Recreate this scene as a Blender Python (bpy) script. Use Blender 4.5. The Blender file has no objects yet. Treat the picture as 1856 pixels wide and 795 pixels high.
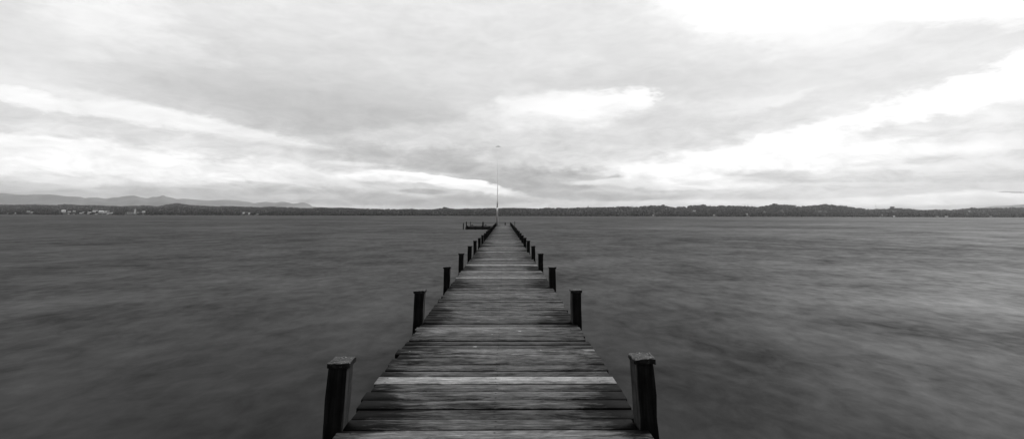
import bpy, bmesh, math, random
import numpy as np
from mathutils import Matrix, Vector, noise as mnoise
random.seed(7); np.random.seed(7)
R = math.radians
S = bpy.context.scene
col = S.collection

# ------------------------------------------------------------ camera
F, PX, PY = 900.0, 928.0, 170.0
PITCH, YAW, ROLL = math.atan((391-170)/F), R(0.85), R(0.154)
CAM = np.array([0, 0, 1.78])
_f = np.array([math.sin(YAW)*math.cos(PITCH), math.cos(YAW)*math.cos(PITCH), math.sin(PITCH)])
_r = np.cross(_f, [0, 0, 1]); _r /= np.linalg.norm(_r); _u = np.cross(_r, _f)
_c, _s = math.cos(ROLL), math.sin(ROLL)
_r, _u = _c*_r + _s*_u, -_s*_r + _c*_u
def ray(px, py): return _f + _r*(px-PX)/F - _u*(py-PY)/F          # measured direction
def at(px, py, Y):                                                # real point at distance Y
    d = ray(px, py); return CAM + d*(Y/d[1])
def el_az(px, py):
    d = ray(px, py); return math.degrees(math.atan2(d[0], d[1])), math.degrees(math.atan2(d[2], math.hypot(d[0], d[1])))
cd = bpy.data.cameras.new('camera'); cam = bpy.data.objects.new('camera', cd); col.objects.link(cam)
cam.matrix_world = Matrix(((_r[0], _u[0], -_f[0], CAM[0]), (_r[1], _u[1], -_f[1], CAM[1]), (_r[2], _u[2], -_f[2], CAM[2]), (0, 0, 0, 1)))
cd.sensor_width = 36; cd.lens = F/1856*36; cd.shift_y = -(397.5-PY)/1856
cd.clip_start = 0.05; cd.clip_end = 90000
S.camera = cam

# ------------------------------------------------------------ node helper
class NT:
    def __init__(s, t): s.t = t; t.nodes.clear()
    def n(s, typ, ins=None, **kw):
        nd = s.t.nodes.new(typ)
        for k, v in kw.items(): setattr(nd, k, v)
        for k, v in (ins or {}).items():
            sk = nd.inputs[k]
            if isinstance(v, bpy.types.NodeSocket): s.t.links.new(v, sk)
            else: sk.default_value = v
        return nd
    def m(s, op, a, b=0.0, c=0.0, clamp=False):
        return s.n('ShaderNodeMath', {0: a, 1: b, 2: c}, operation=op, use_clamp=clamp).outputs[0]
    def v(s, op, a, b=(0, 0, 0)):
        nd = s.n('ShaderNodeVectorMath', {0: a, 1: b}, operation=op)
        return nd.outputs[1] if op in ('LENGTH', 'DISTANCE', 'DOT_PRODUCT') else nd.outputs[0]
    def rng(s, x, a, b, c=0.0, d=1.0, smooth=True):
        return s.n('ShaderNodeMapRange', {0: x, 1: a, 2: b, 3: c, 4: d}, interpolation_type='SMOOTHSTEP' if smooth else 'LINEAR').outputs[0]
    def mix(s, f, a, b):
        return s.n('ShaderNodeMix', {0: f, 2: a, 3: b}, data_type='FLOAT').outputs[0]
    def noise(s, vec, scale, detail=4, rough=.5, dist=0.0, color=False):
        nd = s.n('ShaderNodeTexNoise', {'Vector': vec, 'Scale': scale, 'Detail': detail, 'Roughness': rough, 'Distortion': dist})
        return nd.outputs[1 if color else 0]
    def mapp(s, vec, loc=(0, 0, 0), rot=(0, 0, 0), scale=(1, 1, 1), typ='POINT'):
        return s.n('ShaderNodeMapping', {'Vector': vec, 'Location': loc, 'Rotation': rot, 'Scale': scale}, vector_type=typ).outputs[0]
    def xyz(s, x, y, z): return s.n('ShaderNodeCombineXYZ', {0: x, 1: y, 2: z}).outputs[0]

# ------------------------------------------------------------ sky
SUN_EL, SUN_AZ = 34.0, 46.0           # azimuth from the jetty axis (+Y) towards +X
W = bpy.data.worlds.new('World'); S.world = W; W.use_nodes = True
g = NT(W.node_tree)
gen = g.n('ShaderNodeTexCoord').outputs['Generated']
d = g.v('NORMALIZE', gen)
sep = g.n('ShaderNodeSeparateXYZ', {0: d})
dx, dy, dz = sep.outputs
az = g.m('MULTIPLY', g.m('ARCTAN2', dx, dy), 180/math.pi)
el = g.m('MULTIPLY', g.m('ARCSINE', dz), 180/math.pi)
zz = g.m('ADD', g.m('MAXIMUM', dz, 0.0), 0.07)
plan = g.xyz(g.m('DIVIDE', dx, zz), g.m('DIVIDE', dy, zz), 0.0)    # cloud deck seen in perspective
ae = g.xyz(az, el, 0.0)
# ragged edges: push the cloud-field coordinates about with turbulence
w1 = g.noise(g.mapp(plan, scale=(.55, .30, 1)), 1.0, 6, .6, color=True)
w2 = g.noise(g.mapp(ae, scale=(.10, .30, 1)), 1.0, 10, .74, color=True)
warp = g.v('ADD', g.v('MULTIPLY', g.v('SUBTRACT', w1, (.5, .5, .5)), (14, 4.2, 0)), g.v('MULTIPLY', g.v('SUBTRACT', w2, (.5, .5, .5)), (12, 3.8, 0)))
w3 = g.noise(g.mapp(ae, scale=(.42, .85, 1)), 1.0, 6, .62, .4, color=True)
warp = g.v('ADD', warp, g.v('MULTIPLY', g.v('SUBTRACT', w3, (.5, .5, .5)), (4.2, 1.5, 0)))
aew = g.v('ADD', ae, warp)
V = 0.92
#  centre px, centre py, half length, half height, slope deg (down right +), brightness, weight
CLOUDS = [
 # x, y, half length, half height, slope, value, weight, softness
 (600, 180, 520, 150, 8, .86, 1, .9), (660, 215, 330, 70, 8, .80, .9, .9), (930, 110, 300, 90, 0, .895, .8, .9),
 (650, 228, 250, 36, 10, .775, .9, .8), (120, 90, 260, 60, 5, .925, .8, .9), (1240, 165, 270, 48, -3, .85, .95, .8), (1000, 155, 130, 26, 0, .86, .7, .8),
 (1560, 150, 340, 52, -12, .90, .9, .8), (1790, 88, 170, 34, -8, .915, .9, .7),
 (225, 32, 120, 48, 10, 1.0, .9, .9), (330, 88, 90, 20, 16, .96, .6, .9), (170, 102, 45, 12, 12, .95, .7, .8), (640, 25, 220, 50, 0, .93, .7, 1),
 (1340, 8, 210, 62, 8, 1.04, 1, .8), (1700, 5, 320, 34, 3, 1.04, 1, .6), (1470, 60, 130, 40, 0, .97, .6, .9), (1110, 45, 110, 26, 0, .93, .5, .9), (1850, 105, 50, 14, -20, 1.0, .7, .8),
 (130, 186, 260, 17, 10, 1.0, .95, .6), (400, 236, 250, 15, 14, 1.0, .9, .6), (60, 232, 190, 16, 3, .94, .8, .8), (330, 262, 230, 15, 10, .915, .9, .7), (560, 285, 160, 14, 10, .90, .9, .7),
 (90, 290, 330, 36, 2, 1.08, 1, .5), (330, 310, 300, 24, 5, 1.06, 1, .6), (520, 314, 120, 12, 5, 1.02, .8, .7),
 (760, 250, 170, 24, -3, .885, .8, .7), (860, 225, 60, 30, -20, .89, .6, .9), (730, 292, 190, 12, 5, .79, .9, .6), (645, 297, 60, 3.5, 3, .97, .8, .6),
 (890, 305, 270, 21, 7, .745, 1, .9), (960, 318, 200, 17, 4, .69, .95, .85), (892, 283, 22, 10, 0, .90, .6, .8), (930, 195, 30, 36, 0, .95, .6, .9),
 (1000, 205, 100, 28, -4, 1.0, .9, 1), (1065, 198, 110, 29, -6, 1.05, 1, .8), (1150, 182, 52, 23, -4, 1.07, 1, .5), (1130, 205, 60, 18, -30, 1.0, .8, .9), (1280, 198, 150, 17, -5, .955, .85, 1), (1000, 226, 110, 14, 4, .93, .75, .9), (980, 255, 80, 20, 0, .87, .7, .9), (1210, 230, 30, 10, 0, .93, .6, .8), (1120, 248, 220, 26, -14, .87, .9, .7), (990, 258, 110, 30, 0, .86, .8, .8),
 (1400, 186, 160, 13, -9, .955, .8, .7), (1400, 212, 340, 17, -14, .88, .95, .6),
 (1500, 256, 400, 30, -14, 1.09, 1, .62), (1270, 295, 230, 22, -6, 1.07, 1, .6), (1770, 160, 260, 25, -16, 1.07, 1, .66), (1560, 288, 260, 30, -6, 1.05, .9, .7),
 (1690, 225, 180, 19, -9, .905, .95, .6), (1600, 245, 90, 9, -12, .93, .7, .8), (1800, 206, 120, 12, -8, .90, .8, .7),
 (1470, 318, 150, 16, 2, .88, .95, .6), (1450, 328, 150, 8, 0, .83, .8, .6), (1760, 292, 190, 13, -4, .92, .9, .7), (1720, 322, 240, 12, -2, .90, .9, .8), (1610, 305, 120, 4, -2, .99, .8, .8), (1560, 334, 160, 3.5, 0, .98, .85, .8), (1840, 322, 80, 12, 0, .86, .6, .8),
 (1000, 341, 200, 12, 4, .68, .95, .6), (1130, 352, 160, 9, -1, .70, .95, .6), (1190, 345, 200, 6, 0, .84, .7, .7),
 (1110, 328, 80, 5, -3, 1.0, .9, .6), (1240, 333, 160, 8, 0, 1.02, .9, .7), (990, 367, 110, 6, 6, .93, .8, .7), (960, 358, 70, 5, 6, .97, .7, .7), (1300, 348, 170, 7, -1, .93, .7, .8),
 (1570, 346, 210, 7, 2, .90, .9, .6), (1400, 358, 170, 6, 0, .92, .7, .7),
 (800, 331, 140, 10, 8, 1.12, 1, .3), (700, 322, 90, 6, 5, 1.04, .9, .6), (600, 338, 90, 4, 6, .97, .8, .7), (690, 347, 45, 2.5, 4, .98, .8, .6), (850, 341, 60, 5, 6, 1.05, .9, .4), (775, 347, 40, 4.5, 3, .70, .95, .5), (660, 345, 90, 6, 6, .80, .8, .6), (650, 359, 240, 12, 3, .70, .9, .7), (860, 362, 110, 9, 0, .70, .9, .6),
 (580, 328, 110, 8, 4, .95, .7, .7), (440, 348, 230, 11, 2, .80, .9, .8), (310, 334, 110, 4, 3, .98, .8, .8), (120, 347, 90, 3, 0, .94, .8, .8), (460, 336, 100, 6, 3, .88, .8, .7), (200, 344, 230, 8, 0, .85, .9, .7), (40, 336, 120, 7, 0, .93, .9, .8), (540, 356, 90, 5, 0, .90, .7, .7), (350, 362, 120, 6, 0, .84, .7, .7),
 (1720, 361, 280, 10, -2, 1.12, .95, .5), (1340, 366, 210, 5, 0, 1.06, .9, .6),
 (1850, 348, 34, 1.5, 0, .60, .9, .4),
]
ae_mid = g.v('ADD', ae, g.v('MULTIPLY', warp, (.6, .30, 0)))
ae_thin = g.v('ADD', ae, g.v('MULTIPLY', warp, (.3, .10, 0)))
co_ = [g.n('ShaderNodeSeparateXYZ', {0: q_}).outputs for q_ in (aew, ae_mid, ae_thin)]
for i, (px, py, hl, hh, sl, val, wt, sf) in enumerate(CLOUDS):
    a0, e0 = el_az(px, py)
    s_, c_ = math.sin(R(sl)), math.cos(R(sl))
    a1, e1 = el_az(px+hl*c_, py+hl*s_); a2, e2 = el_az(px-hl*c_, py-hl*s_)
    rot = math.atan2(e1-e2, a1-a2); L = math.hypot(a1-a2, e1-e2)/2
    a3, e3 = el_az(px, py-hh); T = abs(e3-e0)
    cc = co_[0 if hh >= 16 else (1 if hh >= 6 else 2)]
    src = g.xyz(cc[0], cc[1], V)          # V rides along so that the clouds are laid one after another
    q = g.mapp(src, loc=(a0, e0, 0), rot=(0, 0, rot), scale=(L, T, 1e6), typ='TEXTURE')
    w = g.rng(g.v('LENGTH', q), 1+sf*.62, 1-sf*.72, 0, wt)
    V = g.mix(w, V, val)
# texture of the cloud deck
t1 = g.noise(g.mapp(plan, scale=(.9, .38, 1)), 1.3, 8, .62, .6)
t2 = g.noise(g.mapp(ae, scale=(.26, .80, 1)), 1.0, 10, .68, .5)
t3 = g.noise(g.mapp(aew, scale=(.05, .16, 1)), 1.0, 5, .5)
low = g.rng(el, 0.5, 13, 1.0, .20)
V = g.m('ADD', V, g.m('MULTIPLY', g.m('SUBTRACT', t1, .5), .065))
V = g.m('ADD', V, g.m('MULTIPLY', g.m('MULTIPLY', g.m('SUBTRACT', t2, .5), .66), low))
V = g.m('ADD', V, g.m('MULTIPLY', g.m('SUBTRACT', t3, .5), .15))
lin = g.m('POWER', g.m('MAXIMUM', V, .05), 2.2)
# dimming added to the unseen sky overhead and behind, to darken camera-facing sides
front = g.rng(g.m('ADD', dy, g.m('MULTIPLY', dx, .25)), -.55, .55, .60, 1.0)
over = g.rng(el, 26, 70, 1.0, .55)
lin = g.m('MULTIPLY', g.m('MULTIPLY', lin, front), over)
lin = g.m('MULTIPLY', lin, g.m('ADD', 1.0, g.m('MULTIPLY', g.m('EXPONENT', g.m('DIVIDE', g.m('MAXIMUM', el, 0.0), -4.5)), .35)))   # what the lake haze takes back
nish = g.n('ShaderNodeTexSky', sky_type='NISHITA', sun_disc=False, sun_elevation=R(SUN_EL), sun_rotation=R(SUN_AZ), air_density=1.0, dust_density=3.0)
nb = g.m('MULTIPLY', g.n('ShaderNodeRGBToBW', {0: nish.outputs[0]}).outputs[0], 0.03)   # clear air faintly through thin cloud
SKY = 1.0
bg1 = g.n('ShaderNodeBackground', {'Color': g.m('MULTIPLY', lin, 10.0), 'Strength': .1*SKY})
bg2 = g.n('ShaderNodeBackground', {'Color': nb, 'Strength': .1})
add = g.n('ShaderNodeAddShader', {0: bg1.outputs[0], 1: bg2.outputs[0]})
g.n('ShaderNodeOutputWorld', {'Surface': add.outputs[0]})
W.cycles.sampling_method = 'MANUAL'; W.cycles.sample_map_resolution = 1024

sl = bpy.data.lights.new('sun', 'SUN'); sl.energy = 1.1; sl.angle = R(22); sl.color = (1, 1, 1)
so = bpy.data.objects.new('sun', sl); col.objects.link(so)
sd = Vector((math.sin(R(SUN_AZ))*math.cos(R(SUN_EL)), math.cos(R(SUN_AZ))*math.cos(R(SUN_EL)), math.sin(R(SUN_EL))))
so.rotation_euler = sd.to_track_quat('Z', 'Y').to_euler()

S.view_settings.view_transform = 'Standard'; S.view_settings.look = 'None'
S.view_settings.exposure = 0.0; S.view_settings.gamma = 1; S.view_settings.use_curve_mapping = False
S.cycles.use_denoising = True
S.cycles.max_bounces = 6; S.cycles.volume_bounces = 0; S.cycles.transparent_max_bounces = 8

# ------------------------------------------------------------ helpers
def tag(o, label=None, cat=None, group=None, kind=None):
    for k, v in (('label', label), ('category', cat), ('group', group), ('kind', kind)):
        if v: o[k] = v
    return o
def empty(name, loc, rz=0):
    o = bpy.data.objects.new(name, None); o.location = loc; o.rotation_euler = (0, 0, rz); o.empty_display_size = .3
    col.objects.link(o); return o
def mesh_np(name, verts, faces, mat, parent=None, smooth=False):
    me = bpy.data.meshes.new(name)
    verts = np.asarray(verts, np.float32); faces = np.asarray(faces, np.int32)
    nf, k = faces.shape
    me.vertices.add(len(verts)); me.vertices.foreach_set('co', verts.ravel())
    me.loops.add(nf*k); me.loops.foreach_set('vertex_index', faces.ravel())
    me.polygons.add(nf); me.polygons.foreach_set('loop_start', np.arange(0, nf*k, k)); me.polygons.foreach_set('loop_total', np.full(nf, k))
    if smooth: me.polygons.foreach_set('use_smooth', np.ones(nf, bool))
    me.update(calc_edges=True); me.validate()
    me.materials.append(mat)
    o = bpy.data.objects.new(name, me); col.objects.link(o)
    if parent: o.parent = parent
    return o
def bobj(name, bm, mat, parent=None, smooth=False):
    me = bpy.data.meshes.new(name); bm.normal_update(); bm.to_mesh(me); bm.free()
    me.materials.append(mat)
    if smooth: me.polygons.foreach_set('use_smooth', np.ones(len(me.polygons), bool))
    o = bpy.data.objects.new(name, me); col.objects.link(o)
    if parent: o.parent = parent
    return o
def add_box(bm, x0, x1, y0, y1, z0, z1, bev=0.0, jit=0.0):
    r = bmesh.ops.create_cube(bm, size=1)
    vs = r['verts']
    for v in vs:
        v.co = Vector((x0+(v.co.x+.5)*(x1-x0), y0+(v.co.y+.5)*(y1-y0), z0+(v.co.z+.5)*(z1-z0)))
        if jit: v.co += Vector([random.uniform(-jit, jit) for _ in range(3)])
    if bev:
        es = list({e for v in vs for e in v.link_edges})
        bmesh.ops.bevel(bm, geom=es, offset=bev, segments=1, affect='EDGES')
def add_cyl(bm, x, y, z0, z1, r0, r1, seg=16, lean=(0, 0)):
    rr = bmesh.ops.create_cone(bm, cap_ends=True, segments=seg, radius1=r0, radius2=r1, depth=z1-z0)
    for v in rr['verts']:
        t = v.co.z/(z1-z0)+.5
        v.co += Vector((x+lean[0]*t, y+lean[1]*t, (z0+z1)/2))
def mat(name):
    m = bpy.data.materials.new(name); m.use_nodes = True
    return m, NT(m.node_tree)
def finish(g, base, rough=.7, spec=.3, bump=None, bstr=.3, bdist=.01, rough_in=None):
    val = base if isinstance(base, bpy.types.NodeSocket) else None
    p = g.n('ShaderNodeBsdfPrincipled', {'Roughness': rough, 'Specular IOR Level': spec})
    if val: g.t.links.new(val, p.inputs['Base Color'])
    else: p.inputs['Base Color'].default_value = (base, base, base, 1)
    if bump: 
        b = g.n('ShaderNodeBump', {'Strength': bstr, 'Distance': bdist, 'Height': bump}); g.t.links.new(b.outputs[0], p.inputs['Normal'])
    g.n('ShaderNodeOutputMaterial', {'Surface': p.outputs[0]})
    return p

# ------------------------------------------------------------ materials
XL, XR, ZD, PW = -1.165, 1.04, 0.30, .1997
Y0D = -3.2 + (4.01 + 3.2) % PW
def m_deck():
    m, g = mat('weathered_planks')
    pos = g.n('ShaderNodeTexCoord').outputs['Object']
    tone = g.n('ShaderNodeAttribute', attribute_name='tone').outputs['Fac']
    rnd = g.n('ShaderNodeAttribute', attribute_name='rnd').outputs['Fac']
    sp = g.n('ShaderNodeSeparateXYZ', {0: pos}); X, Y, Z = sp.outputs
    pv = g.xyz(g.m('ADD', X, g.m('MULTIPLY', rnd, 37.0)), Y, g.m('MULTIPLY', rnd, 11.0))
    grain = g.noise(g.mapp(pv, scale=(4.0, 52, 1)), 1.0, 7, .66, .6)
    fine = g.noise(g.mapp(pv, scale=(14, 120, 1)), 1.0, 4, .7)
    blot = g.noise(g.mapp(pv, scale=(5.0, 12, 1)), 1.0, 6, .64, .6)
    worn = g.noise(g.mapp(pv, scale=(2.8, 30, 1)), 1.0, 7, .68, .7)
    v = g.m('MULTIPLY', tone, g.rng(grain, .30, .70, .62, 1.38, False))
    v = g.m('MULTIPLY', v, g.rng(fine, .32, .68, .70, 1.30, False))
    v = g.m('MULTIPLY', v, g.rng(blot, .34, .66, .55, 1.45, False))
    v = g.m('MULTIPLY', v, g.rng(worn, .54, .66, 1.0, 1.75))
    crack = g.noise(g.mapp(pv, scale=(1.1, 70, 1)), 1.0, 5, .6, .8)
    v = g.m('MULTIPLY', v, g.rng(g.m('ABSOLUTE', g.m('SUBTRACT', crack, .5)), .002, .014, .45, 1.0))
    # growth and wet rot: both margins, worst beside every pair of posts
    edge = g.m('ABSOLUTE', g.m('DIVIDE', g.m('ADD', X, .06), 1.10))
    yp = g.m('FRACT', g.m('DIVIDE', g.m('ADD', g.m('SUBTRACT', Y, 4.0), 35.8), 3.58))
    near = g.m('MAXIMUM', g.rng(yp, .42, .04, 0, 1), g.rng(yp, .985, 1.0, 0, 1))
    en = g.m('POWER', edge, 2.8)
    ps = g.xyz(X, Y, g.m('MULTIPLY', rnd, .9))
    sn = g.noise(g.mapp(ps, scale=(2.6, 12, 1)), 1.0, 9, .74, .5)
    sn2 = g.noise(g.mapp(pos, scale=(.7, 1.1, 1)), 1.0, 3, .5)
    st = g.m('ADD', g.m('MULTIPLY', en, g.m('ADD', .36, g.m('MULTIPLY', near, .80))), g.m('MULTIPLY', g.m('SUBTRACT', sn, .5), 2.3))
    st = g.m('ADD', st, g.m('MULTIPLY', g.m('SUBTRACT', sn2, .5), .9))
    isl = g.rng(tone, .26, .44, 1.0, .3)
    st = g.m('MULTIPLY', g.rng(st, -.02, .54, 0, .95), isl)
    v = g.m('MULTIPLY', v, g.m('SUBTRACT', 1.0, st))
    # sparse pale droppings and chips
    vo = g.n('ShaderNodeTexVoronoi', {'Vector': g.v('ADD', pos, g.v('MULTIPLY', g.noise(pos, 30, 3, .6, color=True), (.05, .03, 0))), 'Scale': 3.4, 'Randomness': 1.0})
    rsel = g.n('ShaderNodeSeparateColor', {0: vo.outputs['Color']}).outputs[0]
    sz = g.m('MULTIPLY', g.rng(rsel, .35, 1.0, 0, 1, False), .10)
    spot = g.m('LESS_THAN', vo.outputs['Distance'], sz)
    v = g.mix(g.m('MULTIPLY', spot, .85), v, .55)
    kn = g.n('ShaderNodeTexVoronoi', {'Vector': g.mapp(pv, scale=(1.5, 4.2, 1)), 'Scale': 1.0, 'Randomness': 1.0}).outputs['Distance']
    v = g.m('MULTIPLY', v, g.rng(kn, .05, .14, .42, 1.0))
    v = g.m('MULTIPLY', v, .86)
    # nail heads, two to a board over each beam
    fy = g.m('ABSOLUTE', g.m('SUBTRACT', g.m('ABSOLUTE', g.m('SUBTRACT', g.m('FRACT', g.m('DIVIDE', g.m('SUBTRACT', Y, Y0D-20*PW), PW)), .5)), .27))
    fy = g.m('MULTIPLY', fy, PW)
    nd_ = None
    for xn in (-1.07, -.06, .90):
        q_ = g.m('ABSOLUTE', g.m('SUBTRACT', g.m('ADD', X, g.m('MULTIPLY', g.m('SUBTRACT', rnd, .5), .02)), xn))
        nd_ = q_ if nd_ is None else g.m('MINIMUM', nd_, q_)
    nd_ = g.m('SQRT', g.m('ADD', g.m('MULTIPLY', nd_, nd_), g.m('MULTIPLY', fy, fy)))
    v = g.m('MULTIPLY', v, g.rng(nd_, .006, .011, .25, 1.0))
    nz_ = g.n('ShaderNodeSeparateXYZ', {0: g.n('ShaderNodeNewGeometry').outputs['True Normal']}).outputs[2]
    v = g.m('MULTIPLY', v, g.rng(nz_, .2, .8, .12, 1.0))           # board sides and ends darkened, so the gaps read as dark lines
    v = g.m('MINIMUM', v, .75)
    h = g.m('ADD', grain, g.m('MULTIPLY', fine, .5))
    finish(g, v, .7, .05, h, .6, .004)
    return m
def m_post():
    m, g = mat('tarred_timber')
    pos = g.n('ShaderNodeTexCoord').outputs['Object']
    gr = g.noise(g.mapp(pos, scale=(38, 38, 2.2)), 1.0, 6, .65, .3)
    bl = g.noise(pos, 5.0, 5, .6)
    v = g.m('MULTIPLY', g.rng(gr, .3, .72, .006, .034, False), g.rng(bl, .35, .7, .6, 1.5, False))
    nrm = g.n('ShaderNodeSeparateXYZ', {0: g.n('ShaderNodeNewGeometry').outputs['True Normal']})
    fx = g.rng(g.m('ABSOLUTE', nrm.outputs[0]), .4, .9, 0, 1)     # light on the side faces, painted in as a paler tone
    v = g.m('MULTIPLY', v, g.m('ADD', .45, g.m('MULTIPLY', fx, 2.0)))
    finish(g, v, .8, .04, gr, .5, .004); return m
def m_cap():
    m, g = mat('wet_post_cap')
    pos = g.n('ShaderNodeTexCoord').outputs['Object']
    a = g.noise(g.mapp(pos, scale=(9, 34, 9)), 1.0, 6, .65, .5)
    b = g.noise(pos, 60, 3, .6)
    v = g.m('ADD', g.rng(a, .35, .7, .02, .12, False), g.rng(b, .60, .68, 0, .38))
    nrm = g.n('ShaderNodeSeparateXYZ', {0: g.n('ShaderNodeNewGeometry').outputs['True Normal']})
    v = g.m('MULTIPLY', v, g.rng(nrm.outputs[2], .3, .9, .10, 1.0))  # lit top against dark sides painted into the cap colour
    finish(g, v, .5, .14, a, .6, .006); return m
def m_beam():
    m, g = mat('dark_beam_timber')
    pos = g.n('ShaderNodeTexCoord').outputs['Object']
    v = g.rng(g.noise(g.mapp(pos, scale=(9, 2, 22)), 1.0, 5, .6), .3, .7, .008, .03, False)
    finish(g, v, .8, .03); return m
def m_plain(name, base, rough=.6, spec=.3, var=.25, scale=3.0):
    m, g = mat(name)
    pos = g.n('ShaderNodeTexCoord').outputs['Object']
    v = g.rng(g.noise(pos, scale, 4, .6), .3, .7, base*(1-var), base*(1+var), False)
    finish(g, v, rough, spec); return m
def m_water():
    m, g = mat('lake_water')
    pos = g.n('ShaderNodeTexCoord').outputs['Object']
    p1 = g.mapp(pos, rot=(0, 0, R(7)), scale=(.70, 1.0, 1))
    z_ = g.noise(pos, .0075, 3, .5, .4)
    a = g.noise(g.mapp(pos, loc=(3.7, 1.9, 0), scale=(1, .9, 1)), .045, 6, .62, .6)
    b = g.noise(g.mapp(pos, rot=(0, 0, R(10)), scale=(1.0, .85, 1)), .42, 7, .66, .5)
    c = g.noise(g.mapp(pos, rot=(0, 0, R(-8)), scale=(1.15, .75, 1)), 2.6, 6, .62, .4)
    s = g.m('ADD', g.m('MULTIPLY', g.m('SUBTRACT', a, .5), .85), g.m('MULTIPLY', g.m('SUBTRACT', b, .5), .82))
    s = g.m('ADD', s, g.m('MULTIPLY', g.m('SUBTRACT', z_, .5), .5))
    s = g.m('ADD', s, g.m('MULTIPLY', g.m('SUBTRACT', c, .5), .55))
    refl = g.rng(s, -.36, .42, .016, .188, False)                   # wind-roughened patches throw back more sky
    fr = g.n('ShaderNodeFresnel', {'IOR': 1.33}).outputs[0]
    refl = g.m('MULTIPLY', refl, g.rng(fr, .04, .50, .30, 1.22, False))   # shallower looks reflect more
    h = g.m('ADD', g.m('MULTIPLY', b, .6), g.m('MULTIPLY', c, .10))
    bmp = g.n('ShaderNodeBump', {'Strength': .10, 'Distance': .10, 'Height': h})
    df = g.n('ShaderNodeBsdfDiffuse', {'Color': (.025, .025, .025, 1), 'Roughness': .3})
    gl = g.n('ShaderNodeBsdfGlossy', {'Color': (1, 1, 1, 1), 'Roughness': .56, 'Normal': bmp.outputs[0]})
    mx = g.n('ShaderNodeMixShader', {0: refl, 1: df.outputs[0], 2: gl.outputs[0]})
    g.n('ShaderNodeOutputMaterial', {'Surface': mx.outputs[0]})
    return m
def m_forest():
    m, g = mat('forest_crowns')
    pos = g.n('ShaderNodeTexCoord').outputs['Object']
    n1 = g.noise(pos, .035, 4, .6); n2 = g.noise(pos, .35, 3, .7)
    v = g.m('MULTIPLY', g.rng(n1, .35, .65,   .010, .036, False), g.rng(n2, .3, .7, .55, 1.4, False))
    finish(g, v, .9, .05); return m
M = dict(deck=m_deck(), post=m_post(), cap=m_cap(), beam=m_beam(), water=m_water(), forest=m_forest(),
         land=m_plain('meadow_ground', .035, .95, .05, .3, .01), mount=m_plain('mountain_slope', .40, .95, .05, .35, .0012),
         pole=m_plain('pale_metal', .93, .32, .4, .03), pole_dk=m_plain('grey_fitting', .12, .5, .3),
         wall=m_plain('white_render', .88, .8, .2, .08, .2), wallg=m_plain('grey_render', .45, .8, .2, .15, .2),
         roof=m_plain('dark_tiles', .10, .8, .1, .3, 1.0), roofl=m_plain('pale_roof', .5, .7, .2, .2, 1.0), glass=m_plain('window_glass', .03, .15, .5),
         bark=m_plain('bark', .05, .9, .1), mast=m_plain('grey_steel', .25, .5, .4))

for n_ in M['pole'].node_tree.nodes:
    if n_.type == 'BSDF_PRINCIPLED': n_.inputs['Metallic'].default_value = .85
# ------------------------------------------------------------ water, land, mountains
def plane(name, x0, x1, y0, y1, z, m):
    return mesh_np(name, [(x0, y0, z), (x1, y0, z), (x1, y1, z), (x0, y1, z)], [(0, 1, 2, 3)], m)
HX, HY0, HY1, HZ = 27000, -3000, 23500, 880
lake = tag(plane('lake_water', -HX+200, HX-200, HY0+100, HY1-100, 0, M['water']), kind='structure')

SKYL = [(-400, 371), (-200, 370.5), (0, 369.8), (60, 369.2), (100, 370.8), (115, 369.3), (150, 370.5), (165, 370), (190, 371.6), (250, 372), (260, 371), (285, 372),
        (297, 370), (320, 367.5), (340, 369.8), (360, 371.2), (390, 372.8), (400, 372), (430, 373.2), (470, 374.8), (490, 373), (520, 374.5), (560, 376), (580, 373.6),
        (600, 374.8), (640, 376), (700, 377), (750, 377.5), (785, 378.2), (795, 376.2), (805, 375.6), (820, 376), (830, 377.6), (850, 377), (900, 376.3), (950, 375),
        (980, 376.5), (990, 375.2), (1020, 376.4), (1050, 375.6), (1080, 374), (1110, 373.8), (1190, 373), (1202, 371.5), (1212, 373), (1245, 374.5), (1255, 372.5),
        (1275, 371), (1300, 373), (1340, 372.6), (1375, 373.8), (1390, 372.5), (1400, 370.2), (1415, 370.2), (1440, 370.5), (1450, 374.2), (1475, 372), (1495, 370.4),
        (1512, 370.4), (1525, 372.6), (1545, 375.5), (1570, 379), (1600, 378.6), (1617, 377), (1650, 378.2), (1665, 380), (1690, 379), (1730, 379), (1750, 378),
        (1762, 376.6), (1800, 376.4), (1830, 376), (1856, 376.5), (2050, 377), (2300, 376)]
sx = np.array([p[0] for p in SKYL], float); sy = np.array([p[1] for p in SKYL], float)
def shoreY(px): return np.interp(px, [-400, 600, 1000, 2300], [2500, 2400, 2500, 3500]) + 60*math.sin(px*.013) + 30*math.sin(px*.041+1)
def ridgeY(px): return shoreY(px) + np.interp(px, [-400, 300, 700, 1000, 2300], [4200, 4000, 2300, 2000, 2600])
TREE_H = 14.0
def ridgeZ(px):
    return float(at(px, np.interp(px, sx, sy), ridgeY(px))[2]) - TREE_H
def landZ(px, Y):
    s, r = shoreY(px), ridgeY(px); t = (Y-s)/(r-s)
    if t < 0: return max(-3.0, t*(r-s)*.03)
    zr = ridgeZ(px)
    if t <= 1: return 1.0 + (zr-1.0)*(t**1.15)
    return zr*max(-.1, 1-(t-1)*1.2)
pxs = np.arange(-400, 2301, 8.0)
ts = [-.10, -.03, 0.0, .015, .08, .16, .25, .35, .45, .55, .65, .75, .85, .93, 1.0, 1.08, 1.25, 1.5, 1.9]
vs = []; 
for t in ts:
    for px in pxs:
        Y = shoreY(px) + t*(ridgeY(px)-shoreY(px))
        p = at(px, 380, Y); z = landZ(px, Y)
        if .1 < t < 1: z += 2.0*mnoise.noise(Vector((p[0]*.006, p[1]*.006, 0)))
        vs.append((p[0], p[1], z))
n = len(pxs)
fs = [(r*n+c, r*n+c+1, (r+1)*n+c+1, (r+1)*n+c) for r in range(len(ts)-1) for c in range(n-1)]
tag(mesh_np('far_shore_ground', vs, fs, M['land'], smooth=True), kind='structure')

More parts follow.
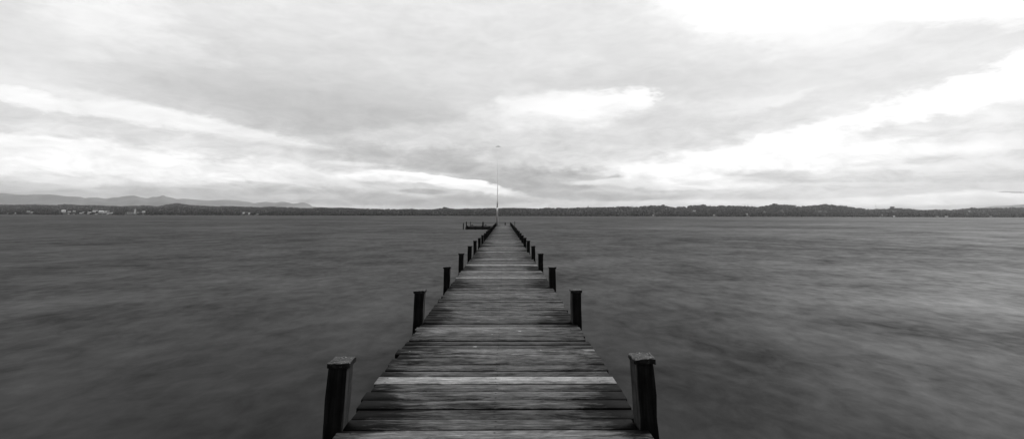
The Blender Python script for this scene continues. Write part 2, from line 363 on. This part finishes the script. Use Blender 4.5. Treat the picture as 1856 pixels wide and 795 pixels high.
def range_mesh(name, prof, Yf, depth, ext, rug, label=None, seed=0):
    px0, px1 = ext
    xs = np.arange(px0, px1+.1, 3.0)
    ax = np.array([p[0] for p in prof], float); ay = np.array([p[1] for p in prof], float)
    rows = [(-1.0, 0.0), (-.8, .10), (-.6, .27), (-.42, .47), (-.25, .70), (-.1, .90), (0, 1.0), (.15, .86), (.4, .45), (.7, .12), (1.0, -.02)]
    V_ = []
    for (o, hfac) in rows:
        for px in xs:
            top = at(px, np.interp(px, ax, ay), Yf)
            Y = Yf + o*depth
            p = at(px, 380, Y)
            nz = mnoise.fractal(Vector((p[0]*.0009+seed, p[1]*.0009, seed)), 1.0, 2.0, 5)
            h = (top[2]+3)*hfac
            if o not in (0, 1.0): h *= 1+rug*nz
            if o == 0: h *= 1+.012*nz
            V_.append((p[0], p[1], h-3))
    n = len(xs)
    fs = [(r*n+c, r*n+c+1, (r+1)*n+c+1, (r+1)*n+c) for r in range(len(rows)-1) for c in range(n-1)]
    return tag(mesh_np(name, V_, fs, M['mount'], smooth=True), kind='structure')
range_mesh('mountains_near', [(-400, 360), (-200, 357), (-60, 353), (0, 353), (30, 353.5), (60, 352), (85, 352), (100, 353.5), (110, 355.2), (140, 356.5), (150, 359), (160, 357.6), (175, 358), (190, 361), (200, 360.5),
    (208, 358), (220, 355.5), (238, 354), (255, 358), (264, 359.2), (275, 357.2), (290, 357.5), (300, 359.5), (318, 361), (335, 360.6), (345, 364), (352, 366), (365, 364.5), (395, 364.8), (420, 368), (440, 371),
    (455, 371), (468, 368), (480, 365.5), (490, 366.5), (500, 367), (508, 365.2), (518, 366), (530, 369.2), (550, 370), (560, 371.5), (567, 375), (620, 385), (700, 392)], 15500, 3200, (-400, 700), .35)
range_mesh('mountains_far', [(-400, 358), (-100, 352), (0, 349.8), (20, 352), (50, 354), (100, 356), (140, 359), (180, 363), (300, 362), (330, 359.8), (345, 361), (375, 363), (400, 362), (425, 362.5), (450, 366), (470, 370),
    (540, 376), (620, 390)], 19500, 3000, (-400, 620), .3, seed=5)
range_mesh('hill_right', [(1600, 392), (1700, 384), (1775, 377), (1800, 373.5), (1830, 372.3), (1850, 370.8), (1900, 369.5), (2000, 371), (2150, 374), (2300, 378)], 8500, 1800, (1600, 2300), .2, seed=9)

# air
bm = bmesh.new(); add_box(bm, -HX, HX, HY0, HY1, -4.2, HZ)
hm, g = mat('lake_haze')
pv = g.n('ShaderNodeVolumePrincipled', {'Color': (.97, .97, .97, 1), 'Density': 4.3e-5, 'Anisotropy': .35})
g.n('ShaderNodeOutputMaterial', {'Volume': pv.outputs[0]})
tag(bobj('haze', bm, hm), kind='stuff')

# ------------------------------------------------------------ far village: where each building stands
def foot(px, py):
    """distance at which the line of sight reaches the rising shore"""
    s, r = shoreY(px), ridgeY(px)
    for k in range(1, 200):
        Y = s + (r-s)*(k/200)**2
        p = at(px, py, Y)
        if p[2] <= landZ(px, Y)+.2: return Y
    return s+60
# px, py (foot), width px, height px, wall, roof, label
HOUSES = [
 (14, 387.3, 4, 2.0, 'wallg', 'roof', 'small grey boathouse at the far left end of the opposite shore'),
 (27, 387.0, 2.5, 2.5, 'wall', 'roof', 'tiny white cottage on the far shore below the highest mountain slope'),
 (50, 384.3, 5, 2.0, 'wallg', 'roofl', 'dim grey farmhouse with pale roof set back from the far shore'),
 (57, 386.0, 5, 2.2, 'wallg', 'roofl', 'dim pale-roofed barn just below the grey farmhouse'),
 (113, 384.6, 6.5, 4.0, 'wall', 'wall', 'large bright white villa standing alone at the left end of the village'),
 (124, 384.4, 4.5, 2.6, 'wall', 'roof', 'white house next to the large villa on its right'),
 (133, 384.2, 4.5, 2.4, 'wallg', 'roofl', 'pale low house a little way right of the large villa'),
 (123, 388.4, 3, 1.8, 'wallg', 'roofl', 'small pale boathouse by the water below the villa'),
 (133, 388.6, 3, 1.6, 'wallg', 'roof', 'small grey hut at the waterline right of the pale boathouse'),
 (145, 387.4, 4.5, 2.0, 'wallg', 'roofl', 'long dim grey shed between the villa and the village middle'),
 (151, 385.6, 4.5, 2.6, 'wall', 'roof', 'white house just above the long dim shed'),
 (160, 388.2, 6, 4.0, 'wallg', 'roofl', 'broad grey-white inn low on the shore in the village middle'),
 (170, 384.2, 8, 3.0, 'wall', 'roofl', 'wide white house high on the slope in the village middle'),
 (173, 388.8, 4, 2.2, 'wall', 'roof', 'white boathouse at the waterline below the wide white house'),
 (181, 385.4, 8, 3.6, 'wall', 'wall', 'brightest and broadest white house in the village middle'),
 (184, 388.9, 3, 1.6, 'wallg', 'roof', 'small grey hut on the water below the brightest house'),
 (190, 385.4, 4.5, 3.4, 'wall', 'roofl', 'narrow white house right of the brightest one'),
 (195.5, 384.2, 5, 3.2, 'wallg', 'roof', 'grey-white house with dark roof, highest in the right half of the village'),
 (196, 386.8, 6, 2.4, 'wall', 'roof', 'white house in the lower row near the right end of the village'),
 (201, 386.9, 4, 2.2, 'wall', 'roofl', 'last white house at the right end of the dense village row'),
 (194, 388.9, 3.4, 1.8, 'wallg', 'roofl', 'pale boathouse by the water near the right end of the village'),
 (259, 385.4, 5, 3.2, 'wall', 'roofl', 'white house standing alone just right of the church'),
 (441, 387.2, 4.4, 2.6, 'wall', 'roofl', 'left one of two lone white lakeside houses left of the jetty'),
 (451, 388.6, 3.2, 3.0, 'wall', 'wall', 'right one of two lone white lakeside houses, squarer and brighter'),
 (466, 388.4, 4, 1.8, 'wallg', 'roof', 'dim grey shed right of the two lone white houses'),
 (1184, 390.8, 3.2, 2.8, 'wall', 'roof', 'lone white house at the waterline right of the flagpole'),
 (1259, 383.2, 5.5, 2.0, 'wallg', 'roofl', 'pale grey house high in the woods on the right shore'),
 (1295, 391.3, 4, 2.6, 'wallg', 'roofl', 'small pale boathouse on the right shore below the woods'),
 (1354, 390.6, 6.5, 3.6, 'wallg', 'roofl', 'broad pale villa with light roof on the right shore'),
 (1386, 384.2, 3.6, 2.0, 'wallg', 'roof', 'dim house half hidden in the woods on the right shore'),
 (1599, 391.0, 3, 2.6, 'wall', 'roofl', 'small white house at the shore left of the domed tree'),
 (1596, 392.9, 3, 1.4, 'wallg', 'roof', 'grey hut on the waterline below the small white house'),
 (1619.5, 383.2, 3.6, 1.7, 'wallg', 'roof', 'pale house under the tall lone tree on the right skyline'),
 (1621.5, 393.0, 3.4, 2.2, 'wall', 'wall', 'bright white boathouse on the water below the tall lone tree'),
 (1700, 393.2, 3.6, 1.4, 'wallg', 'roofl', 'low grey jetty hut between the two white boathouses on the right'),
 (1717, 393.3, 5, 1.8, 'wall', 'roofl', 'long low white boathouse further along the right shore'),
 (1758, 383.8, 3.4, 2.0, 'wallg', 'roofl', 'pale house just below the skyline trees near the right edge'),
 (1797, 393.3, 4, 1.6, 'wallg', 'roofl', 'grey boathouse at the right end of the opposite shore'),
]
keep = []     # (px0, px1, Y) sight lines kept free of trees
def make_house(hd):
    px, py, w, h, wm, rm, label = hd; w *= .86; h *= 1.1
    Y = foot(px, py); c = at(px, py, Y)
    sc = Y/ray(px, py)[1]/F*1.0
    ww = w*Y/(F*ray(px, py)[1]); hh = h*Y/(F*ray(px, py)[1])
    z = max(.3, min(c[2], landZ(px, Y)+1.0))
    dpt = max(6.0, ww*.7)
    root = empty('house', (c[0], Y+dpt/2, z), 0)
    root.rotation_euler = (0, 0, -math.atan2(c[0], Y)*.85 + random.uniform(-.1, .1))
    tag(root, label, 'house', 'white houses along the far shore')
    wh = hh*.62
    bm = bmesh.new(); add_box(bm, -ww/2, ww/2, -dpt/2, dpt/2, -1.5, wh)
    # gable ends
    bobj('wall', bm, M[wm], root)
    bm = bmesh.new(); e = .5
    P = [(-ww/2-e, -dpt/2-e, wh+.02), (ww/2+e, -dpt/2-e, wh+.02), (ww/2+e, dpt/2+e, wh+.02), (-ww/2-e, dpt/2+e, wh+.02), (-ww/2+.2*0, 0, hh), (ww/2, 0, hh)]
    vv = [bm.verts.new(p) for p in P]
    for f in ((0, 1, 5, 4), (2, 3, 4, 5), (1, 2, 5), (3, 0, 4), (3, 2, 1, 0)): bm.faces.new([vv[i] for i in f])
    bobj('roof', bm, M[rm], root)
    nw = 3 if ww > 14 else 2
    for k in range(nw):
        xk = (k+.5)/nw*ww - ww/2
        bm = bmesh.new(); add_box(bm, xk-.55, xk+.55, -dpt/2-.06, -dpt/2+.1, wh*.45, wh*.45+1.3); bobj('window', bm, M['glass'], root)
    keep.append((px-w/2-1.6, px+w/2+1.6, Y+dpt, py, h))
for hd in HOUSES: make_house(hd)
# church
px, py = 239.5, 387.4
Y = foot(px, py); c = at(px, py, Y); k = Y/(F*ray(px, py)[1])
church = tag(empty('church', (c[0], Y+8, max(c[2], .5)), -math.atan2(c[0], Y)*.85), 'pale village church with a tall pointed tower above a long nave', 'church')
bm = bmesh.new(); add_box(bm, -9*k, 8*k, -6, 6, -2, 2.6*k); bobj('nave_wall', bm, M['wallg'], church)
bm = bmesh.new()
vv = [bm.verts.new(p) for p in [(-9.3*k, -6.6, 2.62*k), (8.3*k, -6.6, 2.62*k), (8.3*k, 6.6, 2.62*k), (-9.3*k, 6.6, 2.62*k), (-9*k, 0, 4.4*k), (8*k, 0, 4.4*k)]]
for f in ((0, 1, 5, 4), (2, 3, 4, 5), (1, 2, 5), (3, 0, 4), (3, 2, 1, 0)): bm.faces.new([vv[i] for i in f])
bobj('nave_roof', bm, M['roof'], church)
tw = empty('tower', (2.2*k, -8.5, 0)); tw.parent = church
bm = bmesh.new(); add_box(bm, -1.2*k, 1.2*k, -2.5, 2.5, -2, 7.4*k); bobj('tower_wall', bm, M['wall'], tw)
bm = bmesh.new(); add_cyl(bm, 0, 0, 7.42*k, 10.6*k, 1.55*k, .05, 4)
for v in bm.verts: v.co.xy = Matrix.Rotation(R(45), 2) @ v.co.xy
bobj('spire', bm, M['wallg'], tw)
for k_ in range(5):
    x_ = (-7+3*k_)*k
    if abs(x_-2.2*k) < 2*k: continue
    bm = bmesh.new(); add_box(bm, x_-.7, x_+.7, -6.08, -5.9, k*.8, k*2.0); bobj('window', bm, M['glass'], church)
keep.append((229, 249, Y+16, 387.4, 9))

# ------------------------------------------------------------ woods of the far shore
def ico(sub):
    bm = bmesh.new(); bmesh.ops.create_icosphere(bm, subdivisions=sub, radius=1)
    v = np.array([tuple(x.co) for x in bm.verts]); f = np.array([[w.index for w in x.verts] for x in bm.faces]); bm.free(); return v, f
IV, IF = ico(2)
def crown_proto(kind, seed):
    v = IV.copy(); rs = np.random.RandomState(seed)
    for i in range(len(v)):
        nz = mnoise.fractal(Vector(v[i]*1.9)+Vector((seed*3.1, 0, 0)), 1.0, 2.0, 3)
        v[i] *= 1 + .42*nz + rs.uniform(-.1, .1)
    if kind == 'broad':
        v[:, 2] = v[:, 2]*.95 + .9; v[:, :2] *= .85
    else:
        t = (v[:, 2]+1)/2; rr = np.clip(1.05-t, .04, 1)**.8
        v[:, 0] *= rr*.75; v[:, 1] *= rr*.75; v[:, 2] = t*2.6
    return v
PROT = [crown_proto('broad', i) for i in range(6)] + [crown_proto('fir', 20+i) for i in range(3)]
rs = np.random.RandomState(3)
VV = []; FF = []; base = 0
cnt = 0
def blocked(px, Y, r_px, ztop):
    for a, b, Yk, py, h in keep:
        if Y < Yk+3 and a-r_px < px < b+r_px and (Y > Yk-14 or ztop > at(px, py-.3, Y)[2]): return True
    return False
for i in range(19000):
    px = rs.uniform(-380, 2280); u_ = rs.rand()
    t = u_**1.0 if rs.rand() < .8 else rs.uniform(.9, 1.05)
    if rs.rand() < .15: t = rs.uniform(.01, .06)
    s, r = shoreY(px), ridgeY(px); Y = s+12 + t*(r-s)
    big = .8 + .45*mnoise.noise(Vector((px*.03, t*3, 2.2)))
    h = TREE_H*big*rs.uniform(.75, 1.15)*.5
    h *= rs.uniform(1-.35*max(0, min(1, (px-900)/300)), 1+.65*max(0, min(1, (px-900)/300)))
    p = at(px, 380, Y); z = landZ(px, Y)
    if blocked(px, Y, h*F/Y*.9, z-1+2.1*h): continue
    kind = rs.randint(0, 6) if rs.rand() < .78 else rs.randint(6, 9)
    v = PROT[kind]; a = rs.uniform(0, 6.28); ca, sa = math.cos(a), math.sin(a)
    w = h*rs.uniform(1.0, 1.5)*1.15
    if kind >= 6: w *= .75
    x = v[:, 0]*ca - v[:, 1]*sa; y = v[:, 0]*sa + v[:, 1]*ca
    VV.append(np.stack([p[0]+x*w, p[1]+y*w, z-1+v[:, 2]*h*1.02], 1)); FF.append(IF+base); base += len(v)
wood = mesh_np('far_shore_woodland', np.concatenate(VV), np.concatenate(FF), M['forest'])
tag(wood, 'dark wooded shore of countless trees along the far side of the lake', 'woodland', kind='stuff')

# single trees that stand out of the skyline
def tree(px, ytop, wpx, hpx, label, shape='broad', seed=0):
    Y = ridgeY(px)-25
    p = at(px, ytop, Y); k = Y/(F*ray(px, ytop)[1])
    H = max(hpx*k, p[2]-landZ(px, Y)); z0 = p[2]-H
    root = tag(empty('tree', (p[0], Y, z0)), label, 'tree', 'single trees standing out of the far skyline')
    bm = bmesh.new(); add_cyl(bm, 0, 0, -3, H*.6, .6, .3, 8); bobj('trunk', bm, M['bark'], root)
    V_, F_ = [], []; b = 0; r_ = np.random.RandomState(seed)
    nb = 26
    for q in range(nb):
        t = r_.rand(); a = r_.uniform(0, 6.28)
        if shape == 'fir':
            zc = H*(.25+.7*t); rad = wpx*k/2*(1-t)*.7; s_ = H*.10*(1.2-t)
        elif shape == 'umbrella':
            zc = H*(.78+.16*r_.rand()); rad = wpx*k/2*.85*math.sqrt(r_.rand()); s_ = H*.09
        else:
            zc = H*(.30+.60*t); rad = wpx*k/2*math.sqrt(max(.02, 1-(2*t-1)**2))*r_.uniform(.2, .8); s_ = H*.15
        v = PROT[r_.randint(0, 6)]
        V_.append(np.stack([v[:, 0]*s_*1.2+rad*math.cos(a), v[:, 1]*s_*1.2+rad*math.sin(a), (v[:, 2]-.9)*s_+zc], 1)); F_.append(IF+b); b += len(v)
    mesh_np('crown', np.concatenate(V_), np.concatenate(F_), M['forest'], root)
tree(806, 375.2, 22, 8, 'rounded tree on the low rise left of the flagpole', seed=1)
tree(1203, 370.6, 19, 9, 'broad crowned tree rising above the level skyline right of the jetty', seed=2)
tree(1275, 370.2, 24, 8, 'dome-shaped tree on the skyline near the pale grey house in the woods', seed=3)
tree(1404, 368.6, 18, 10, 'tallest round tree at the left end of the high wooded knoll', seed=4)
tree(1441, 369.6, 12, 10, 'feathery tree at the right end of the first high knoll', 'fir', seed=5)
tree(1496, 369.4, 20, 10, 'round tree at the top of the second wooded knoll', seed=6)
tree(1617, 374.2, 7, 11, 'lone dark tree with a flat spreading top on the right skyline', 'umbrella', seed=7)
tree(1763, 375.4, 12, 8, 'bushy tree peeping over the skyline where the right hill begins', seed=8)
tree(1066, 371.8, 3.4, 9, 'slim pointed tree sticking up from the skyline right of the jetty end', 'fir', seed=9)

# thin mast on the skyline
YM = ridgeY(1586.5)+10; p = at(1586.5, 368, YM); zb = landZ(1586.5, YM)-.5
mast = tag(empty('radio_mast', (p[0], YM, zb)), 'thin grey radio mast rising above the trees on the right', 'mast')
bm = bmesh.new(); add_cyl(bm, 0, 0, 0, p[2]-zb, 1.1, .7, 8); bobj('mast_pole', bm, M['mast'], mast)
bm = bmesh.new(); add_cyl(bm, 0, 0, (p[2]-zb)*.9, (p[2]-zb)*.96, 1.8, 1.8, 10); bobj('aerial', bm, M['mast'], mast)

# ------------------------------------------------------------ jetty
jetty = tag(empty('jetty', (0, 0, 0)), 'long weathered wooden plank jetty running out into the lake between rows of dark posts', 'jetty')
YP0, YPS, NP = 4.0, 3.58, 23
def build_deck(name, x0f, x1f, y0, ny, pitch, tonef, parent, notch=None, z=ZD):
    V_, F_, T_, Q_ = [], [], [], []
    for i in range(ny):
        y = y0+i*pitch
        gap = random.uniform(.015, .023) if random.random() < .5 else random.uniform(.006, .010)
        xa, xb = x0f+random.gauss(0, .011), x1f+random.gauss(0, .011)
        if notch and notch(y, y+pitch): xa, xb = notch(y, y+pitch)
        tone, lift = tonef(i, y)
        zt = z+lift+random.gauss(0, .0022)
        tilt = random.gauss(0, .0025); yaw = random.gauss(0, .0012)
        NS = 10; c = .005
        prof = [(0+gap/2, -.042), (gap/2, -c), (gap/2+c, 0), (pitch-gap/2-c, 0), (pitch-gap/2, -c), (pitch-gap/2, -.042)]
        b = len(V_); rv = random.random()
        ph = random.uniform(0, 50)
        for s in range(NS+1):
            x = xa+(xb-xa)*s/NS
            for (py_, pz_) in prof:
                yy = y+py_+yaw*(x-(xa+xb)/2)
                wv = .0014*mnoise.noise(Vector((x*2.5, ph+py_*5, 0)))
                V_.append((x, yy+wv*1.5, zt+pz_+tilt*((py_/pitch)-.5)*2+wv))
        m_ = len(prof)
        def q(*f): F_.append(f); T_.append(tone); Q_.append(rv)
        for s in range(NS):
            for e in range(m_-1): q(b+s*m_+e, b+(s+1)*m_+e, b+(s+1)*m_+e+1, b+s*m_+e+1)
            q(b+s*m_+m_-1, b+(s+1)*m_+m_-1, b+(s+1)*m_, b+s*m_)
        for s, o in ((0, 1), (NS, -1)):
            r0 = b+s*m_
            quads = ((0, 1, 4, 5), (1, 2, 3, 4))
            for qd in quads: q(*[r0+k for k in (qd if o == 1 else qd[::-1])])
    o = mesh_np(name, V_, F_, M['deck'], parent)
    me = o.data
    for nm, arr in (('tone', T_), ('rnd', Q_)):
        at_ = me.attributes.new(nm, 'FLOAT', 'FACE'); at_.data.foreach_set('value', np.array(arr, np.float32))
    return o
i_first = round((4.01-Y0D)/PW)
TONES = {-1: .27, 0: .15, 1: .12, 2: .165, 3: .20, 4: .19, 5: .50, 6: .15, 7: .18, 8: .155, 9: .22, 10: .26, 11: .13, 12: .12, 13: .15, 14: .16, 15: .23, 16: .28, 17: .15, 18: .12, 19: .17, 20: .20, 21: .15, 22: .21, 23: .16, 24: .2}
LIGHT = [12.72, 16.1, 21.75, 31.6, 40.6, 65.5, 66.5]
def tonef(i, y):
    k = i-i_first
    for l in LIGHT:
        if abs(y-l) < PW*.55: return random.uniform(.36, .44), .006
    if k in TONES: return TONES[k], 0.0
    fr = ((y+PW/2-YP0)/YPS) % 1.0
    t = random.uniform(.12, .22)
    if fr > .93: t = random.uniform(.24, .30)
    if y > 67: t *= 1.35
    if random.random() < .07: t = random.uniform(.26, .36)
    return t, 0.0
def notch(ya, yb):
    k = round((ya-YP0)/YPS); py_ = YP0+k*YPS
    if k >= 0 and ya > py_-.12 and ya < py_+.165: return (-1.138+random.gauss(0, .002), .968+random.gauss(0, .002))
ND = int((83.6-Y0D)/PW)
deck = build_deck('deck', XL, XR, Y0D, ND, PW, tonef, jetty, notch)
DEND = Y0D+ND*PW
for x0, x1 in ((-1.13, -1.0), (-.12, 0.0), (.83, .96)):
    bm = bmesh.new(); add_box(bm, x0, x1, Y0D+.03, DEND-.02, ZD-.24, ZD-.052); bobj('beam', bm, M['beam'], jetty)
# post prototype
def copy_part(src, parent, loc, name=None):
    c = src.copy(); col.objects.link(c); c.parent = parent; c.location = loc
    return c
def post_mesh(w, dp, top, bot=-1.6, jit=.003):
    bm = bmesh.new()
    zs = [bot, -.4, 0.0, .2, .35, .5, top]
    rings = []
    for z in zs:
        r_ = []
        for sx_, sy_ in ((-1, -1), (-.86, -1.0), (.86, -1), (1, -1), (1, 1), (-1, 1)):
            r_.append(bm.verts.new((sx_*w/2+random.gauss(0, jit), sy_*dp/2+random.gauss(0, jit), z)))
        rings.append(r_)
    for a, b in zip(rings, rings[1:]):
        for i in range(6): bm.faces.new((a[i], a[(i+1) % 6], b[(i+1) % 6], b[i]))
    bm.faces.new(rings[-1]); bm.faces.new(rings[0][::-1])
    return bm
def cap_mesh(w, dp):
    bm = bmesh.new()
    add_box(bm, -w/2, w/2, -dp/2, dp/2, 0, .036, bev=.005)
    bmesh.ops.subdivide_edges(bm, edges=[e for e in bm.edges if e.calc_length() > .1], cuts=5, use_grid_fill=True)
    for v in bm.verts:
        v.co += Vector((random.gauss(0, .0026), random.gauss(0, .0026), random.gauss(0, .0018)))
        if v.co.z > .02: v.co.z += .007*(v.co.x/w) + .008*mnoise.noise(v.co*26)
    return bm
protos = []
for q in range(4):
    pm = bobj('post', post_mesh(.134, .165, .703), M['post'], jetty)
    cm = bobj('cap', cap_mesh(.160, .190), M['cap'], pm); cm.location = (0, 0, .7035)
    protos.append([pm, cm, False])
def add_post(x, y, dz, rz, lx, ly, q, par):
    pm, cm, used = protos[q]
    if used:
        pm2 = pm.copy(); col.objects.link(pm2); pm2.parent = par
        cm2 = cm.copy(); col.objects.link(cm2); cm2.parent = pm2
        pm = pm2
    protos[q][2] = True
    pm.location = (x, y+.0825, dz); pm.rotation_euler = (lx, ly, rz)
rp = random.Random(4)
for k in range(NP):
    y = YP0+k*YPS
    dl = [0, .0, -.012, .01][k] if k < 4 else rp.gauss(0, .02)
    a = [(.0, R(.6)), (.0, R(.3)), (0, R(-.3)), (0, R(.2))][k] if k < 4 else (rp.gauss(0, .006), rp.gauss(0, .012))
    add_post(-1.208, y, dl-.002, rp.gauss(0, .02), 0, a[1], k % 4, jetty)
    add_post(1.045, y+(.02 if k else 0), dl+(.024 if k == 0 else rp.gauss(0, .008)), rp.gauss(0, .02), 0, (rp.gauss(0, .008) if k else R(-.4)), (k+2) % 4, jetty)
    if k == 0: print('posts', y)
# cross beams under the planks
bm = bmesh.new(); add_box(bm, -1.12, .95, 0, .12, ZD-.40, ZD-.243); cb = bobj('cross_beam', bm, M['beam'], jetty); cb.location = (0, YP0+.02, 0)
for k in range(1, NP): copy_part(cb, jetty, (0, YP0+.02+k*YPS, 0))
# single post at the lake end
bm = post_mesh(.15, .15, .72); pe = bobj('post', bm, M['post'], jetty); pe.location = (.19, DEND+.09, 0)
# side platform
def ptone(i, y): return random.uniform(.2, .33) if y < 79.5 else .5, 0
sdeck = build_deck('side_deck', -5.15, -1.31, 69.0, 62, PW, ptone, jetty)
for y0 in (69.05, 75.0, 81.1):
    bm = bmesh.new(); add_box(bm, -5.14, -1.32, y0, y0+.16, ZD-.27, ZD-.045); bobj('beam', bm, M['beam'], jetty)
bm = bmesh.new(); add_box(bm, -5.17, -1.3, 68.9, 68.985, ZD-.26, ZD+.02); bobj('fascia_board', bm, M['beam'], jetty)
for x, y, tz in ((-4.95, 69.2, .50), (-3.85, 69.2, .42), (-1.95, 69.2, .42), (-2.9, 69.25, .50), (-2.9, 80.9, .42), (-5.0, 81.0, .42)):
    bm = bmesh.new(); add_cyl(bm, 0, 0, -1.6, tz-.02, .14, .15, 12); b = bobj('bollard', bm, M['post'], jetty); b.location = (x, y, 0)
bm = bmesh.new(); add_cyl(bm, 0, 0, .2, .98, .10, .10, 12); add_cyl(bm, 0, 0, .3, .55, .26, .11, 12); b = bobj('mooring_post', bm, M['post'], jetty); b.location = (-2.85, 69.6, 0)

# slender poles in the water
for x, y, h, r_, lab in ((-5.45, 68.7, .84, .075, 'leftmost thin mooring pole beside the jetty side platform'),
                         (-5.02, 68.6, 1.02, .08, 'thicker mooring pole at the corner of the jetty side platform'),
                         (-4.75, 72.4, .96, .05, 'thin mooring pole rising behind the side platform corner'),
                         (1.72, 82.0, .95, .05, 'thin mooring pole in the water outside the right row of jetty posts')):
    bm = bmesh.new(); add_cyl(bm, 0, 0, -1.8, h, r_, r_*.85, 12, lean=(random.uniform(-.05, .05), 0))
    o = bobj('mooring_pole', bm, M['post']); o.location = (x, y, 0)
    tag(o, lab, 'pole', 'mooring poles at the jetty end')

# ------------------------------------------------------------ flagpole
b0 = at(901, 408, 82.6); t0 = at(902.5, 266.5, 82.6)
fp = tag(empty('flagpole', (b0[0], 82.6, ZD)), 'tall slender pale flagpole with a curved cap at the end of the jetty', 'flagpole')
Hp = t0[2]-ZD
def tube(pts, name, m_, par, seg=14):
    bm = bmesh.new(); rings = []
    for z, r_, x_ in pts:
        rings.append([bm.verts.new((x_+r_*math.cos(2*math.pi*i/seg), r_*math.sin(2*math.pi*i/seg), z)) for i in range(seg)])
    for a, b in zip(rings, rings[1:]):
        for i in range(seg): bm.faces.new((a[i], a[(i+1) % seg], b[(i+1) % seg], b[i]))
    bm.faces.new(rings[-1]); bm.faces.new(rings[0][::-1])
    return bobj(name, bm, m_, par, True)
dxp = t0[0]-b0[0]
tube([(.0, .16, 0), (2.6, .14, .03*dxp), (2.75, .13, .03*dxp)], 'pole_sleeve', M['pole'], fp)
tube([(2.6, .12, .03*dxp), (Hp*.3, .085, .3*dxp), (Hp*.5, .05, .5*dxp), (Hp*.75, .024, .75*dxp), (Hp, .014, dxp)], 'pole', M['pole'], fp)
tube([(0, .22, 0), (.08, .22, 0), (.1, .2, 0)], 'base_plate', M['pole_dk'], fp)
# curved cap: a shallow arched plate on the tip
bm = bmesh.new(); N = 12; rows = []
for i in range(N+1):
    t = i/N*2-1
    x_ = dxp+t*.42+.05; zc = Hp+.12-.16*t*t
    th = .07*(1-.7*abs(t)); w_ = .16*(1-.6*abs(t))
    rows.append([bm.verts.new((x_, -w_, zc-th/2)), bm.verts.new((x_, w_, zc-th/2)), bm.verts.new((x_, w_, zc+th/2)), bm.verts.new((x_, -w_, zc+th/2))])
for a, b in zip(rows, rows[1:]):
    for i in range(4): bm.faces.new((a[i], a[(i+1) % 4], b[(i+1) % 4], b[i]))
bm.faces.new(rows[0][::-1]); bm.faces.new(rows[-1])
bobj('pole_cap', bm, M['pole_dk'], fp)
# halyard and cleat
tube([(1.0, .012, -.17), (1.2, .012, -.17)], 'cleat', M['pole_dk'], fp, 8)
